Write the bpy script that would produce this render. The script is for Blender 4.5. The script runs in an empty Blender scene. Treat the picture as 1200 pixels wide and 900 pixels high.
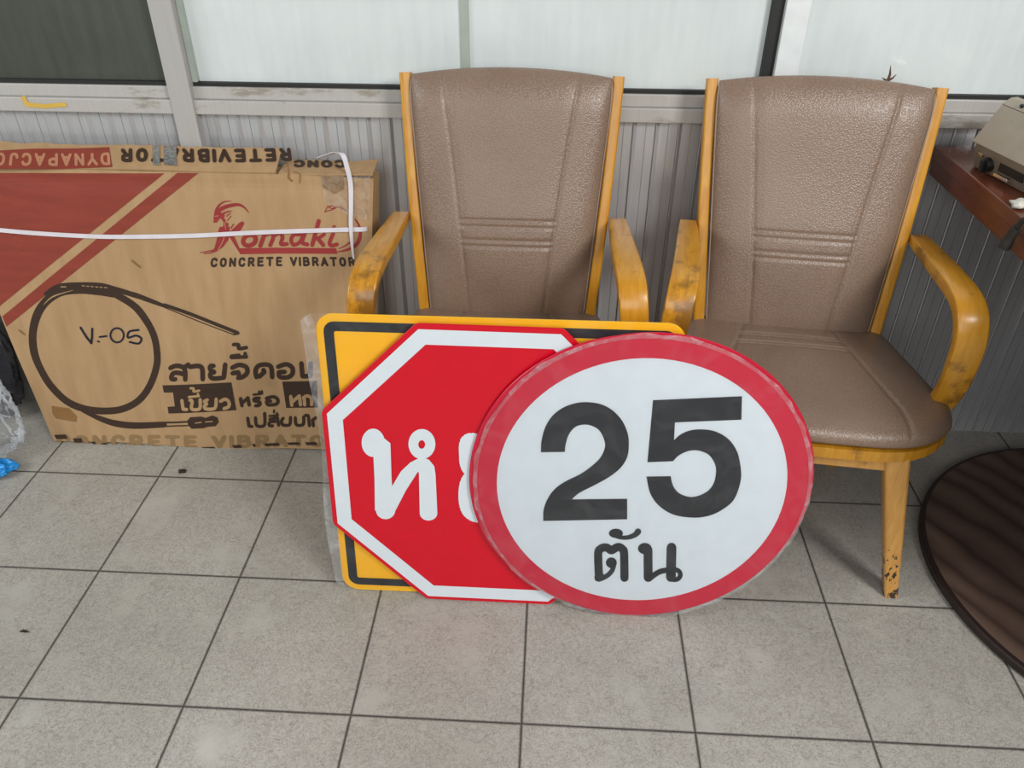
import bpy, bmesh, math, random
from mathutils import Vector, Matrix, geometry, noise
random.seed(7)
S = bpy.context.scene
COL = S.collection
R = math.radians

# ------------------------------------------------------------------ camera
F_PX = 936.29
CAM_LOC = Vector((1.22357, -0.81203, 1.27444))
YAW, PIT, ROL = -0.0519726, 0.6014126, 0.0035281
_f = Vector((math.sin(YAW)*math.cos(PIT), math.cos(YAW)*math.cos(PIT), -math.sin(PIT)))
_r0 = Vector((math.cos(YAW), -math.sin(YAW), 0)); _u0 = _r0.cross(_f)
_r = _r0*math.cos(ROL) + _u0*math.sin(ROL); _u = -_r0*math.sin(ROL) + _u0*math.cos(ROL)
cd = bpy.data.cameras.new('camera'); cam = bpy.data.objects.new('camera', cd); COL.objects.link(cam)
cd.sensor_width = 36; cd.lens = F_PX/1200*36; cd.clip_start = .02
cam.matrix_world = Matrix(((_r.x, _u.x, -_f.x, CAM_LOC.x), (_r.y, _u.y, -_f.y, CAM_LOC.y), (_r.z, _u.z, -_f.z, CAM_LOC.z), (0, 0, 0, 1)))
S.camera = cam
# ------------------------------------------------------------------ world, lights, exposure
S.view_settings.view_transform = 'Standard'; S.view_settings.look = 'None'
S.view_settings.gamma = 1; S.view_settings.use_curve_mapping = False
S.view_settings.exposure = -0.27
wd = bpy.data.worlds.new('world'); S.world = wd; wd.use_nodes = True
bg = wd.node_tree.nodes['Background']; bg.inputs[0].default_value = (.93, .97, 1, 1); bg.inputs[1].default_value = 0.25
def area(name, loc, target, sx, sy, power, col=(1, 1, 1)):
    l = bpy.data.lights.new(name, 'AREA'); l.shape = 'RECTANGLE'; l.size = sx; l.size_y = sy; l.energy = power; l.color = col
    o = bpy.data.objects.new(name, l); COL.objects.link(o); o.location = loc
    o.rotation_euler = (Vector(target)-Vector(loc)).to_track_quat('-Z', 'Y').to_euler()
    return o
area('daylight_opening_right', (3.1, -1.9, 2.6), (1.2, .5, .2), .9, .9, 96, (1, .985, .96))
area('daylight_opening_front', (.9, -3.0, 1.9), (1.1, .6, .4), 2.6, 1.4, 48, (.96, .99, .985))
area('side_window_left', (-1.7, -.9, 2.0), (.1, .35, 0), 1.4, 1.2, 46, (.96, .99, .985))

# ------------------------------------------------------------------ measuring helpers
def ray(x, y):
    return _f + _r*((x-600)/F_PX) + _u*((450-y)/F_PX)
def on_plane(x, y, p, n):
    d = ray(x, y); p = Vector(p); n = Vector(n)
    return CAM_LOC + d*((p-CAM_LOC).dot(n)/d.dot(n))

# ------------------------------------------------------------------ materials
class NT:
    def __init__(s, name):
        s.m = bpy.data.materials.new(name); s.m.use_nodes = True
        s.t = s.m.node_tree; s.b = s.t.nodes['Principled BSDF']
    def n(s, typ, **kw):
        nd = s.t.nodes.new(typ)
        for k, v in kw.items():
            if k in nd.inputs: nd.inputs[k].default_value = v
            else: setattr(nd, k, v)
        return nd
    def l(s, a, b): s.t.links.new(a, b)
    def inp(s, k, v):
        if hasattr(v, 'is_linked') or hasattr(v, 'links'): s.l(v, s.b.inputs[k])
        else: s.b.inputs[k].default_value = v
    def co(s, scale=(1, 1, 1), kind='Object', rot=(0, 0, 0), loc=(0, 0, 0)):
        tc = s.n('ShaderNodeTexCoord'); mp = s.n('ShaderNodeMapping'); s.l(tc.outputs[kind], mp.inputs[0])
        mp.inputs['Scale'].default_value = scale; mp.inputs['Rotation'].default_value = rot; mp.inputs['Location'].default_value = loc
        return mp.outputs[0]
    def noise(s, vec, scale, detail=4, rough=.55, dist=0):
        nd = s.n('ShaderNodeTexNoise', Scale=scale, Detail=detail, Roughness=rough, Distortion=dist); s.l(vec, nd.inputs['Vector']); return nd.outputs['Fac']
    def ramp(s, fac, stops):
        r = s.n('ShaderNodeValToRGB'); s.l(fac, r.inputs[0]); e = r.color_ramp.elements
        while len(e) < len(stops): e.new(.5)
        for el, (p, c) in zip(e, stops):
            el.position = p; el.color = c if len(c) == 4 else (*c, 1)
        return r.outputs[0]
    def mix(s, fac, a, b, mode='MIX'):
        m = s.n('ShaderNodeMix', data_type='RGBA', blend_type=mode)
        for sock, v in ((m.inputs[0], fac), (m.inputs[6], a), (m.inputs[7], b)):
            if hasattr(v, 'links'): s.l(v, sock)
            else: sock.default_value = v if not isinstance(v, tuple) or len(v) == 4 else (*v, 1)
        return m.outputs[2]
    def math(s, op, a, b=0.0):
        m = s.n('ShaderNodeMath', operation=op)
        for i, v in enumerate((a, b)):
            if hasattr(v, 'links'): s.l(v, m.inputs[i])
            else: m.inputs[i].default_value = v
        return m.outputs[0]
    def bump(s, h, strength=.3, dist=.002):
        b = s.n('ShaderNodeBump', Strength=strength, Distance=dist); s.l(h, b.inputs['Height']); s.l(b.outputs[0], s.b.inputs['Normal'])
def rgb(r, g, b):
    f = lambda c: (c/255/12.92 if c/255 <= .04045 else ((c/255+.055)/1.055)**2.4)
    return (f(r), f(g), f(b), 1)
def plain(name, col, rough=.5, metal=0, spec=.5, var=.06, scale=30, bump=0):
    t = NT(name); v = t.co()
    nf = t.noise(v, scale)
    dark = tuple(c*(1-var) for c in col[:3])+(1,); lite = tuple(min(1, c*(1+var)) for c in col[:3])+(1,)
    t.inp('Base Color', t.ramp(nf, [(.3, dark), (.7, lite)])); t.inp('Roughness', rough); t.inp('Metallic', metal)
    t.b.inputs['Specular IOR Level'].default_value = spec
    if bump: t.bump(nf, bump, .002)
    return t.m

def mat_tiles():
    t = NT('glazed_floor_tiles'); v = t.co()
    sx = t.n('ShaderNodeSeparateXYZ'); t.l(v, sx.inputs[0])
    def edge(o):      # distance to nearest joint in metres
        a = t.math('DIVIDE', o, .3); a = t.math('FRACT', t.math('ADD', a, 50.0)); a = t.math('SUBTRACT', a, .5); a = t.math('ABSOLUTE', a)
        return t.math('MULTIPLY', t.math('SUBTRACT', .5, a), .3)
    d = t.math('MINIMUM', edge(sx.outputs[0]), edge(sx.outputs[1]))
    joint = t.ramp(d, [(.0014, (1, 1, 1)), (.0026, (0, 0, 0))])
    big = t.noise(v, 2.2, 5, .6); mid = t.noise(v, 14, 4, .6)
    base = t.ramp(big, [(.3, rgb(166, 162, 153)), (.55, rgb(183, 180, 171)), (.75, rgb(196, 193, 185))])
    base = t.mix(t.ramp(mid, [(.35, (0, 0, 0)), (.75, (.35, .35, .35))]), base, rgb(170, 163, 155))
    # fine hair scratches: narrow iso-bands of distorted noise
    def hair(scale, wd_, dist, th):
        n1 = t.noise(v, scale, 3, .6, dist)
        a = t.math('ABSOLUTE', t.math('SUBTRACT', n1, .5))
        l = t.ramp(a, [(0, (1, 1, 1)), (wd_, (0, 0, 0))])
        msk = t.ramp(t.noise(v, 7, 3), [(th, (0, 0, 0)), (th+.14, (1, 1, 1))])
        return t.math('MULTIPLY', l, msk)
    h = t.math('MAXIMUM', hair(42, .022, 1.8, .30), t.math('MULTIPLY', hair(110, .045, 1.2, .30), .75))
    def scratch(rot, th, sc):
        n1 = t.noise(t.co((sc, sc*9, 1), rot=(0, 0, R(rot))), 2.4, 2, .5, .3)
        l = t.ramp(t.math('ABSOLUTE', t.math('SUBTRACT', n1, .5)), [(0, (1, 1, 1)), (.012, (0, 0, 0))])
        return t.math('MULTIPLY', l, t.ramp(t.noise(t.co(loc=(rot, rot*.3, 0)), 24, 2), [(th, (0, 0, 0)), (th+.06, (1, 1, 1))]))
    h = t.math('MAXIMUM', h, t.math('MAXIMUM', scratch(24, .55, 5), t.math('MAXIMUM', scratch(-38, .57, 6), scratch(80, .57, 5))))
    base = t.mix(t.math('MULTIPLY', h, .7), base, rgb(112, 104, 96))
    base = t.mix(joint, base, rgb(40, 34, 30))
    t.inp('Base Color', base)
    t.inp('Roughness', t.ramp(mid, [(.3, (.42,)*3), (.7, (.6,)*3)])); t.b.inputs['Specular IOR Level'].default_value = .35
    t.bump(t.math('SUBTRACT', t.math('MULTIPLY', h, -.15), joint), .5, .0015)
    return t.m
def mat_leather():
    t = NT('taupe_leatherette'); v = t.co()
    vo = t.n('ShaderNodeTexVoronoi', Scale=290.0, feature='F1'); 
    nz = t.n('ShaderNodeTexNoise', Scale=140.0, Detail=2.0); t.l(v, nz.inputs['Vector'])
    mv = t.mix(.001, v, nz.outputs['Color'], 'ADD'); t.l(mv, vo.inputs['Vector'])
    h = t.ramp(vo.outputs['Distance'], [(.15, (1, 1, 1)), (.65, (0, 0, 0))])
    big = t.noise(v, 5, 4)
    c = t.ramp(big, [(.3, rgb(134, 110, 93)), (.7, rgb(149, 125, 107))])
    c = t.mix(t.math('MULTIPLY', t.math('SUBTRACT', 1.0, h), .38), c, rgb(104, 84, 72))
    t.inp('Base Color', c); t.inp('Roughness', .36); t.b.inputs['Specular IOR Level'].default_value = .65
    t.bump(h, .32, .0012)
    return t.m
def mat_wood(name, c1, c2, rough=.32, axis=(1, 12, 1), wear=True, coat=.3, wlo=.64, chips=False):
    t = NT(name); v = t.co(axis)
    g = t.noise(v, 14, 6, .6, .6)
    c = t.ramp(g, [(.3, c1), (.7, c2)])
    fine = t.noise(t.co(tuple(a*4 for a in axis)), 40, 2)
    c = t.mix(t.math('MULTIPLY', fine, .25), c, tuple(x*.72 for x in c1[:3])+(1,))
    if wear:
        w = t.noise(t.co(loc=(3.1, 1.7, .4)), 9, 6, .65)
        w = t.ramp(w, [(wlo, (0, 0, 0)), (wlo+.08, (1, 1, 1))])
        c = t.mix(t.math('MULTIPLY', w, .7), c, rgb(98, 66, 34))
    if chips:      # varnish knocked off near the feet
        sx = t.n('ShaderNodeSeparateXYZ'); t.l(t.co(), sx.inputs[0])
        low = t.ramp(sx.outputs[2], [(.02, (.62,)*3), (.05, (.56,)*3), (.14, (.5,)*3), (.17, (.2,)*3)])
        w = t.math('GREATER_THAN', t.math('MULTIPLY', t.noise(t.co((2, 2, 1)), 45, 4, .6), low), .305)
        c = t.mix(w, c, rgb(58, 40, 26))
    t.inp('Base Color', c); t.inp('Roughness', rough)
    t.b.inputs['Coat Weight'].default_value = coat; t.b.inputs['Coat Roughness'].default_value = .2
    return t.m
def mat_cardboard():
    t = NT('cardboard'); v = t.co()
    n1 = t.noise(t.co((7, 7, 1)), 5, 4); corr = t.n('ShaderNodeTexWave', wave_type='BANDS', bands_direction='X', Scale=55.0, Distortion=.5); t.l(v, corr.inputs[0])
    c = t.ramp(n1, [(.3, rgb(172, 138, 100)), (.7, rgb(184, 151, 112))])
    st = t.ramp(t.noise(v, 4.5, 6, .65), [(.6, (0, 0, 0)), (.78, (1, 1, 1))])
    c = t.mix(t.math('MULTIPLY', st, .35), c, rgb(140, 106, 66))
    t.inp('Base Color', c); t.inp('Roughness', .75); t.b.inputs['Specular IOR Level'].default_value = .3
    t.bump(corr.outputs['Fac'], .08, .001)
    return t.m
def mat_ink(name, c, rough=.6, fade=0.0):
    t = NT(name); v = t.co((1, 1, 6)); n1 = t.noise(v, 9, 4)
    t.inp('Base Color', t.ramp(n1, [(.3, tuple(x*.9 for x in c[:3])+(1,)), (.7, tuple(min(1, x*1.1) for x in c[:3])+(1,))])); t.inp('Roughness', rough)
    t.b.inputs['Specular IOR Level'].default_value = .3
    return t.m
def mat_film(name, tint=(.9, .92, .95, 1), opacity=.16, rough=.12, bump=.6, scale=18):
    t = NT(name); v = t.co()
    out = t.t.nodes['Material Output']; tr = t.n('ShaderNodeBsdfTransparent')
    t.inp('Base Color', tint); t.inp('Roughness', rough)
    n1 = t.noise(v, scale, 3, .5, 1.2); t.bump(n1, bump, .01)
    lw = t.n('ShaderNodeLayerWeight', Blend=.25)
    f = t.math('ADD', t.math('MULTIPLY', lw.outputs['Fresnel'], .5), t.math('MULTIPLY', t.ramp(n1, [(.45, (.3,)*3), (.7, (1, 1, 1))]), opacity))
    mx = t.n('ShaderNodeMixShader'); t.l(f, mx.inputs[0]); t.l(tr.outputs[0], mx.inputs[1]); t.l(t.b.outputs[0], mx.inputs[2]); t.l(mx.outputs[0], out.inputs[0])
    return t.m
def mat_alu(name, c, rough=.38, metal=.75, dirt=True):
    t = NT(name); v = t.co((1, 1, 30)); n1 = t.noise(t.co((40, 40, 1)), 6, 3)
    col = t.ramp(n1, [(.3, tuple(x*.92 for x in c[:3])+(1,)), (.7, c)])
    if dirt:
        d = t.ramp(t.noise(t.co((1, 1, 3)), 7, 7, .7), [(.56, (0, 0, 0)), (.64, (1, 1, 1))])
        col = t.mix(t.math('MULTIPLY', d, .55), col, rgb(122, 108, 84))
    t.inp('Base Color', col); t.inp('Metallic', metal); t.inp('Roughness', rough)
    return t.m
def mat_pane(name, c1, c2, rough=.12, scale=3):
    t = NT(name); a = t.noise(t.co((1, 1, 1)), scale, 5, .6, .4); b = t.noise(t.co((6, 6, .7)), 9, 4)
    c = t.mix(.35, t.ramp(a, [(.35, c1), (.65, c2)]), t.ramp(b, [(.35, c1), (.65, c2)]))
    t.inp('Base Color', c); t.inp('Roughness', .55); t.b.inputs['Coat Weight'].default_value = .8; t.b.inputs['Coat Roughness'].default_value = rough
    return t.m

def mat_board():
    t = NT('wood_grain_board'); v = t.co((1, 1, 1))
    nz = t.n('ShaderNodeTexNoise', Scale=3.2, Detail=2.0); t.l(v, nz.inputs['Vector'])
    mv = t.mix(.16, v, nz.outputs['Color'], 'ADD')
    w = t.n('ShaderNodeTexWave', wave_type='BANDS', bands_direction='X', Scale=4.5, Distortion=1.2, Detail=2.0); w.inputs['Detail Scale'].default_value = .6; t.l(mv, w.inputs[0])
    c = t.ramp(w.outputs['Fac'], [(.0, rgb(72, 55, 48)), (.2, rgb(92, 72, 62)), (1, rgb(108, 88, 76))])
    c = t.mix(t.ramp(t.noise(v, 5, 4), [(.4, (0, 0, 0)), (.7, (.5,)*3)]), c, rgb(70, 52, 45))
    t.inp('Base Color', c); t.inp('Roughness', .55); t.b.inputs['Specular IOR Level'].default_value = .3
    return t.m

M = {}
M['tiles'] = mat_tiles(); M['leather'] = mat_leather()
M['wood'] = mat_wood('honey_varnished_wood', rgb(190, 126, 24), rgb(214, 156, 46), axis=(8, 1.2, 1.2))
M['wood_arm'] = mat_wood('worn_arm_wood', rgb(190, 126, 24), rgb(214, 156, 46), axis=(8, 1.2, 1.2), wlo=.54)
M['wood_leg'] = mat_wood('honey_varnished_leg', rgb(200, 142, 66), rgb(222, 168, 90), axis=(8, 8, 1), chips=True)
M['card'] = mat_cardboard()
M['ink'] = mat_ink('dark_brown_ink', rgb(62, 46, 36)); M['redink'] = mat_ink('red_printing_ink', rgb(142, 62, 48)); M['logoink'] = mat_ink('crimson_ink', rgb(152, 52, 52))
M['marker'] = plain('black_marker', rgb(24, 24, 44), .4)
M['cardink'] = mat_ink('unprinted_cardboard', rgb(180, 146, 106))
M['redink2'] = mat_ink('faded_lettering', rgb(186, 130, 98)); M['stain'] = mat_ink('brown_tape_stain', rgb(140, 104, 62))
M['faint'] = mat_ink('faded_dark_ink', rgb(146, 118, 82))
M['strap'] = plain('white_strapping', rgb(222, 216, 222), .35)
M['film'] = mat_film('clear_wrap', opacity=.035); M['tape'] = mat_film('clear_packing_tape', (.9, .85, .75, 1), .22, .1, .8, 45)
M['bagfilm'] = mat_film('clear_bag_film', (.8, .83, .87, 1), .2, .12, .9, 14); M['filmedge'] = mat_film('clear_wrap_edge', (.8, .82, .85, 1), .30, .15, .8, 30)
M['silvertape'] = plain('silver_tape', (.75, .75, .75, 1), .15, .9, var=.4, scale=160, bump=.5)
M['alu'] = mat_alu('aluminium_cladding', rgb(206, 207, 209), .3, .45, False); M['frame'] = mat_alu('painted_window_frame', rgb(186, 183, 178), .45, 0, True)
M['mull'] = mat_alu('grey_mullion', rgb(180, 177, 173), .45, 0, False); M['whitebar'] = plain('white_bar', rgb(226, 230, 230), .4)
M['gasket'] = plain('black_gasket', rgb(34, 34, 32), .6)
M['pane'] = mat_pane('white_backed_glass', rgb(205, 214, 214), rgb(222, 229, 228)); M['panedark'] = mat_pane('painted_reflection_glass', rgb(50, 56, 46), rgb(74, 78, 68), .1, 2.2)  # dark pane: dim room behind and greenish reflection painted into its colour
M['strip'] = plain('greenish_glass_strip', rgb(168, 178, 168), .3); M['paint'] = plain('yellow_paint', rgb(214, 176, 74), .6)
M['wallpaint'] = plain('header_paint', rgb(210, 212, 210), .7)
M['sred'] = plain('red_sign_sheeting', rgb(206, 0, 32), .3, var=.03); M['swhite'] = plain('white_sign_sheeting', rgb(214, 222, 228), .3, var=.02); M['rred'] = plain('round_red_border', rgb(200, 22, 56), .3, var=.03)
M['sblack'] = plain('black_sign_sheeting', rgb(30, 32, 37), .3, var=.05); M['syellow'] = plain('yellow_sign_sheeting', rgb(255, 190, 0), .3, var=.02)
M['salu'] = plain('bare_sign_back', rgb(170, 172, 176), .35, .8)
M['table'] = mat_wood('red_brown_desk_wood', rgb(92, 44, 26), rgb(120, 62, 38), .35, (8, 1, 8), False); M['board'] = mat_board()
M['boardrim'] = plain('dark_board_rim', rgb(40, 26, 22), .5)
M['case'] = plain('grey_painted_metal', rgb(168, 156, 140), .45, .1); M['casefront'] = plain('grey_brown_metal', rgb(128, 114, 100), .4, .2)
M['black'] = plain('black_plastic', rgb(26, 26, 26), .4); M['chrome'] = plain('chrome', (.8, .8, .8, 1), .2, 1); M['whitep'] = plain('white_plastic', rgb(200, 196, 186), .4)
M['cable'] = plain('dark_rubber', rgb(48, 46, 42), .6); M['blue'] = plain('blue_plastic', rgb(26, 140, 214), .3, var=.15, scale=12, bump=.4)
M['darkbag'] = plain('black_plastic_sheet', rgb(34, 34, 40), .3, bump=.3); M['twig'] = plain('dry_twig', rgb(92, 66, 50), .8); M['seamthread'] = plain('seam_thread', rgb(150, 130, 116), .6)
M['dirt'] = plain('dark_dirt', rgb(48, 40, 36), .9)

# ------------------------------------------------------------------ mesh helpers
def link(name, verts, faces, mat, parent=None, smooth=False):
    me = bpy.data.meshes.new(name); me.from_pydata([tuple(v) for v in verts], [], faces); me.update()
    if smooth:
        for p in me.polygons: p.use_smooth = True
    mats = mat if isinstance(mat, (list, tuple)) else [mat]
    for m in mats: me.materials.append(m)
    o = bpy.data.objects.new(name, me); COL.objects.link(o)
    if parent: o.parent = parent
    return o
def thing(name, label, cat, loc=(0, 0, 0), rot=(0, 0, 0), group=None):
    o = bpy.data.objects.new(name, None); COL.objects.link(o); o.location = loc; o.rotation_euler = rot; o.empty_display_size = .05
    o['label'] = label; o['category'] = cat
    if group: o['group'] = group
    return o
def tag(o, label, cat, group=None):
    o['label'] = label; o['category'] = cat
    if group: o['group'] = group
    return o
def struct(o): o['kind'] = 'structure'; return o
class MB:
    def __init__(s): s.v = []; s.f = []
    def add(s, v, f):
        b = len(s.v); s.v += [Vector(p) for p in v]; s.f += [tuple(i+b for i in q) for q in f]; return s
    def box(s, x0, x1, y0, y1, z0, z1, bev=0):
        bm = bmesh.new(); bmesh.ops.create_cube(bm, size=1)
        for v in bm.verts: v.co = ((x0+x1)/2+v.co.x*(x1-x0), (y0+y1)/2+v.co.y*(y1-y0), (z0+z1)/2+v.co.z*(z1-z0))
        if bev: bmesh.ops.bevel(bm, geom=bm.edges[:], offset=bev, segments=2, profile=.5, affect='EDGES')
        bm.verts.index_update(); s.add([v.co.copy() for v in bm.verts], [[v.index for v in f.verts] for f in bm.faces]); bm.free(); return s
    def tube(s, pts, r, n=8, cap=True):
        pts = [Vector(p) for p in pts]; rs = r if isinstance(r, (list, tuple)) else [r]*len(pts)
        v = []; f = []; prev = None
        for i, p in enumerate(pts):
            T = (pts[min(i+1, len(pts)-1)]-pts[max(i-1, 0)]).normalized()
            if prev is None: a = T.orthogonal().normalized()
            else: a = (prev-T*prev.dot(T)).normalized()
            prev = a; b = T.cross(a)
            for k in range(n):
                t = 2*math.pi*k/n; v.append(p+(a*math.cos(t)+b*math.sin(t))*rs[i])
        for i in range(len(pts)-1):
            for k in range(n): f.append((i*n+k, i*n+(k+1) % n, (i+1)*n+(k+1) % n, (i+1)*n+k))
        if cap: f.append(tuple(range(n))[::-1]); f.append(tuple((len(pts)-1)*n+k for k in range(n)))
        return s.add(v, f)
    def sweep(s, pts, w, t, side=(1, 0, 0), rad=.3, seg=4):
        """rounded rectangular bar: w along side, t along the path normal"""
        pts = [Vector(p) for p in pts]; side = Vector(side); v = []; f = []
        n = 4*seg
        for i, p in enumerate(pts):
            T = (pts[min(i+1, len(pts)-1)]-pts[max(i-1, 0)]).normalized()
            a = (side-T*side.dot(T)).normalized(); b = T.cross(a)
            wi = w[i]/2 if isinstance(w, (list, tuple)) else w/2; ti = t[i]/2 if isinstance(t, (list, tuple)) else t/2
            r = min(wi, ti)*2*rad
            for q in range(4):
                cx = (wi-r)*(1 if q in (0, 3) else -1); cy = (ti-r)*(1 if q < 2 else -1)
                for k in range(seg):
                    g = math.pi/2*(q+k/(seg-1)); v.append(p+a*(cx+r*math.cos(g))+b*(cy+r*math.sin(g)))
        for i in range(len(pts)-1):
            for k in range(n): f.append((i*n+k, i*n+(k+1) % n, (i+1)*n+(k+1) % n, (i+1)*n+k))
        f.append(tuple(range(n))[::-1]); f.append(tuple((len(pts)-1)*n+k for k in range(n)))
        return s.add(v, f)
    def build(s, name, mat, parent=None, smooth=False, auto=False):
        o = link(name, s.v, s.f, mat, parent, smooth)
        if auto:
            for p in o.data.polygons: p.use_smooth = True
            bm = bmesh.new(); bm.from_mesh(o.data)
            for e in bm.edges:
                if len(e.link_faces) == 2 and e.calc_face_angle(0) > .7: e.smooth = False
            bm.to_mesh(o.data); bm.free()
        return o
def catmull(pts, n=6, closed=False):
    P = [Vector(p) for p in pts]; out = []; N = len(P)
    for i in range(N if closed else N-1):
        g = (lambda k: P[k % N]) if closed else (lambda k: P[max(0, min(N-1, k))])
        a, b, c, d = g(i-1), g(i), g(i+1), g(i+2)
        for k in range(n):
            t = k/n; out.append(.5*((2*b)+(c-a)*t+(2*a-5*b+4*c-d)*t*t+(3*b-a-3*c+d)*t**3))
    if not closed: out.append(P[-1])
    return out
def interp(vals, n):
    out = []
    for i in range(n):
        t = i/(n-1)*(len(vals)-1); k = min(int(t), len(vals)-2); out.append(vals[k]+(vals[k+1]-vals[k])*(t-k))
    return out
# 2-D shapes as triangle lists
def poly2(loops):
    L = [[Vector((p[0], p[1], 0)) for p in lp] for lp in loops]
    tr = geometry.tessellate_polygon(L); flat = [p for lp in L for p in lp]
    return [tuple((flat[i].x, flat[i].y) for i in t) for t in tr]
def smooth_poly(pts, ang=38, n=4):
    """round a closed outline, keeping sharp corners sharp"""
    N = len(pts); P = [Vector(p).to_2d() for p in pts]; corner = []
    for i in range(N):
        a = P[i]-P[i-1]; b = P[(i+1) % N]-P[i]; corner.append(abs(a.angle_signed(b, 0)) > R(ang) if a.length and b.length else False)
    out = []
    for i in range(N):
        a, b, c, d = P[i-1], P[i], P[(i+1) % N], P[(i+2) % N]
        if corner[i] and corner[(i+1) % N]: out.append(b); continue
        if corner[i]: a = b*2-c
        if corner[(i+1) % N]: d = c*2-b
        for k in range(n):
            t = k/n; out.append(.5*((2*b)+(c-a)*t+(2*a-5*b+4*c-d)*t*t+(3*b-a-3*c+d)*t**3))
    return [(p.x, p.y) for p in out]
def stroke(pts, w, curve=True, closed=False, caps=True, ws=None, seg=10):
    """a pen stroke of width w as triangles"""
    P = [Vector((p[0], p[1])) for p in pts]
    if curve and len(P) > 2: P = [v.to_2d() for v in catmull([(p.x, p.y, 0) for p in P], 6, closed)]
    if closed: P.append(P[0])
    W = interp(ws, len(P)) if ws else [w]*len(P)
    tri = []
    for i in range(len(P)-1):
        d = P[i+1]-P[i]
        if d.length < 1e-9: continue
        d.normalize(); nrm = Vector((-d.y, d.x)); a, b = W[i]/2, W[i+1]/2
        q = [P[i]+nrm*a, P[i]-nrm*a, P[i+1]-nrm*b, P[i+1]+nrm*b]
        tri += [(tuple(q[0]), tuple(q[1]), tuple(q[2])), (tuple(q[0]), tuple(q[2]), tuple(q[3]))]
    for i, p in enumerate(P):
        if (i in (0, len(P)-1)) and not caps and not closed: continue
        r = W[i]/2
        ring = [(p.x+r*math.cos(2*math.pi*k/seg), p.y+r*math.sin(2*math.pi*k/seg)) for k in range(seg)]
        tri += [((p.x, p.y), ring[k], ring[(k+1) % seg]) for k in range(seg)]
    return tri
def disc2(x, y, rx, ry=None, seg=28, rot=0):
    ry = ry or rx
    q = [(x+rx*math.cos(t)*math.cos(rot)-ry*math.sin(t)*math.sin(rot), y+rx*math.cos(t)*math.sin(rot)+ry*math.sin(t)*math.cos(rot)) for t in [2*math.pi*k/seg for k in range(seg)]]
    return [((x, y), q[k], q[(k+1) % seg]) for k in range(seg)]
def split_tris(tris, maxe):
    out = []; st = list(tris)
    while st:
        a, b, c = st.pop()
        L = [((a[0]-b[0])**2+(a[1]-b[1])**2, 0), ((b[0]-c[0])**2+(b[1]-c[1])**2, 1), ((c[0]-a[0])**2+(c[1]-a[1])**2, 2)]
        m, k = max(L)
        if m <= maxe*maxe: out.append((a, b, c)); continue
        if k == 0: x = ((a[0]+b[0])/2, (a[1]+b[1])/2); st += [(a, x, c), (x, b, c)]
        elif k == 1: x = ((b[0]+c[0])/2, (b[1]+c[1])/2); st += [(a, b, x), (a, x, c)]
        else: x = ((c[0]+a[0])/2, (c[1]+a[1])/2); st += [(a, b, x), (x, b, c)]
    return out
def text_tris(body, quad, shear=0, offset=.0):
    """lettering fitted into a quad: bottom-left, bottom-right, top-right, top-left"""
    c = bpy.data.curves.new('lettering', 'FONT'); c.body = body; c.offset = offset; c.shear = shear; c.resolution_u = 4
    o = bpy.data.objects.new('lettering', c); COL.objects.link(o); bpy.context.view_layer.update()
    me = bpy.data.meshes.new_from_object(o); me.calc_loop_triangles()
    vs = [v.co for v in me.vertices]; x0 = min(v.x for v in vs); x1 = max(v.x for v in vs); y0 = min(v.y for v in vs); y1 = max(v.y for v in vs)
    A, B, C, D = [Vector(q) for q in quad]
    def mp(v):
        s = (v.x-x0)/(x1-x0); t = (v.y-y0)/(y1-y0); p = (A*(1-s)+B*s)*(1-t)+(D*(1-s)+C*s)*t; return (p.x, p.y)
    tr = [tuple(mp(vs[i]) for i in l.vertices) for l in me.loop_triangles]
    bpy.data.objects.remove(o); bpy.data.curves.remove(c); bpy.data.meshes.remove(me)
    return tr
GL = {'C': [[(.95, .78), (.8, .97), (.5, 1), (.18, .88), (.05, .5), (.18, .12), (.5, 0), (.8, .03), (.95, .22)]],
 'O': [[(.5, 1), (.18, .88), (.05, .5), (.18, .12), (.5, 0), (.82, .12), (.95, .5), (.82, .88), (.5, 1)]], 'N': ['L', (.06, 0), (.06, 1), (.94, 0), (.94, 1)],
 'R': ['L', (.08, 0), (.08, 1)], 'E': ['L', (.9, 1), (.1, 1), (.1, 0), (.92, 0)], 'T': ['L', (0, 1), (1, 1)], 'V': ['L', (0, 1), (.5, 0), (1, 1)], 'I': ['L', (.5, 0), (.5, 1)],
 'B': ['L', (.08, 0), (.08, 1)], 'A': ['L', (0, 0), (.5, 1), (1, 0)], 'D': ['L', (.08, 0), (.08, 1)], 'Y': ['L', (0, 1), (.5, .45), (1, 1)], 'P': ['L', (.08, 0), (.08, 1)], 'J': [[(.8, 1), (.8, .3), (.7, .06), (.4, 0), (.15, .08), (.06, .32)]]}
EX = {'R': [[(.08, 1), (.6, 1), (.88, .92), (.9, .6), (.66, .48), (.08, .47)], 'L', (.52, .47), (.95, 0)], 'E': ['L', (.1, .53), (.8, .53)], 'T': ['L', (.5, 1), (.5, 0)],
 'B': [[(.08, 1), (.6, 1), (.86, .9), (.86, .64), (.6, .53), (.08, .53)], [(.08, .53), (.66, .53), (.94, .42), (.94, .12), (.66, 0), (.08, 0)]], 'A': ['L', (.2, .3), (.8, .3)],
 'D': [[(.08, 1), (.5, 1), (.82, .88), (.94, .5), (.82, .12), (.5, 0), (.08, 0)]], 'Y': ['L', (.5, .45), (.5, 0)], 'P': [[(.08, 1), (.6, 1), (.9, .92), (.92, .58), (.66, .44), (.08, .44)]]}
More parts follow.
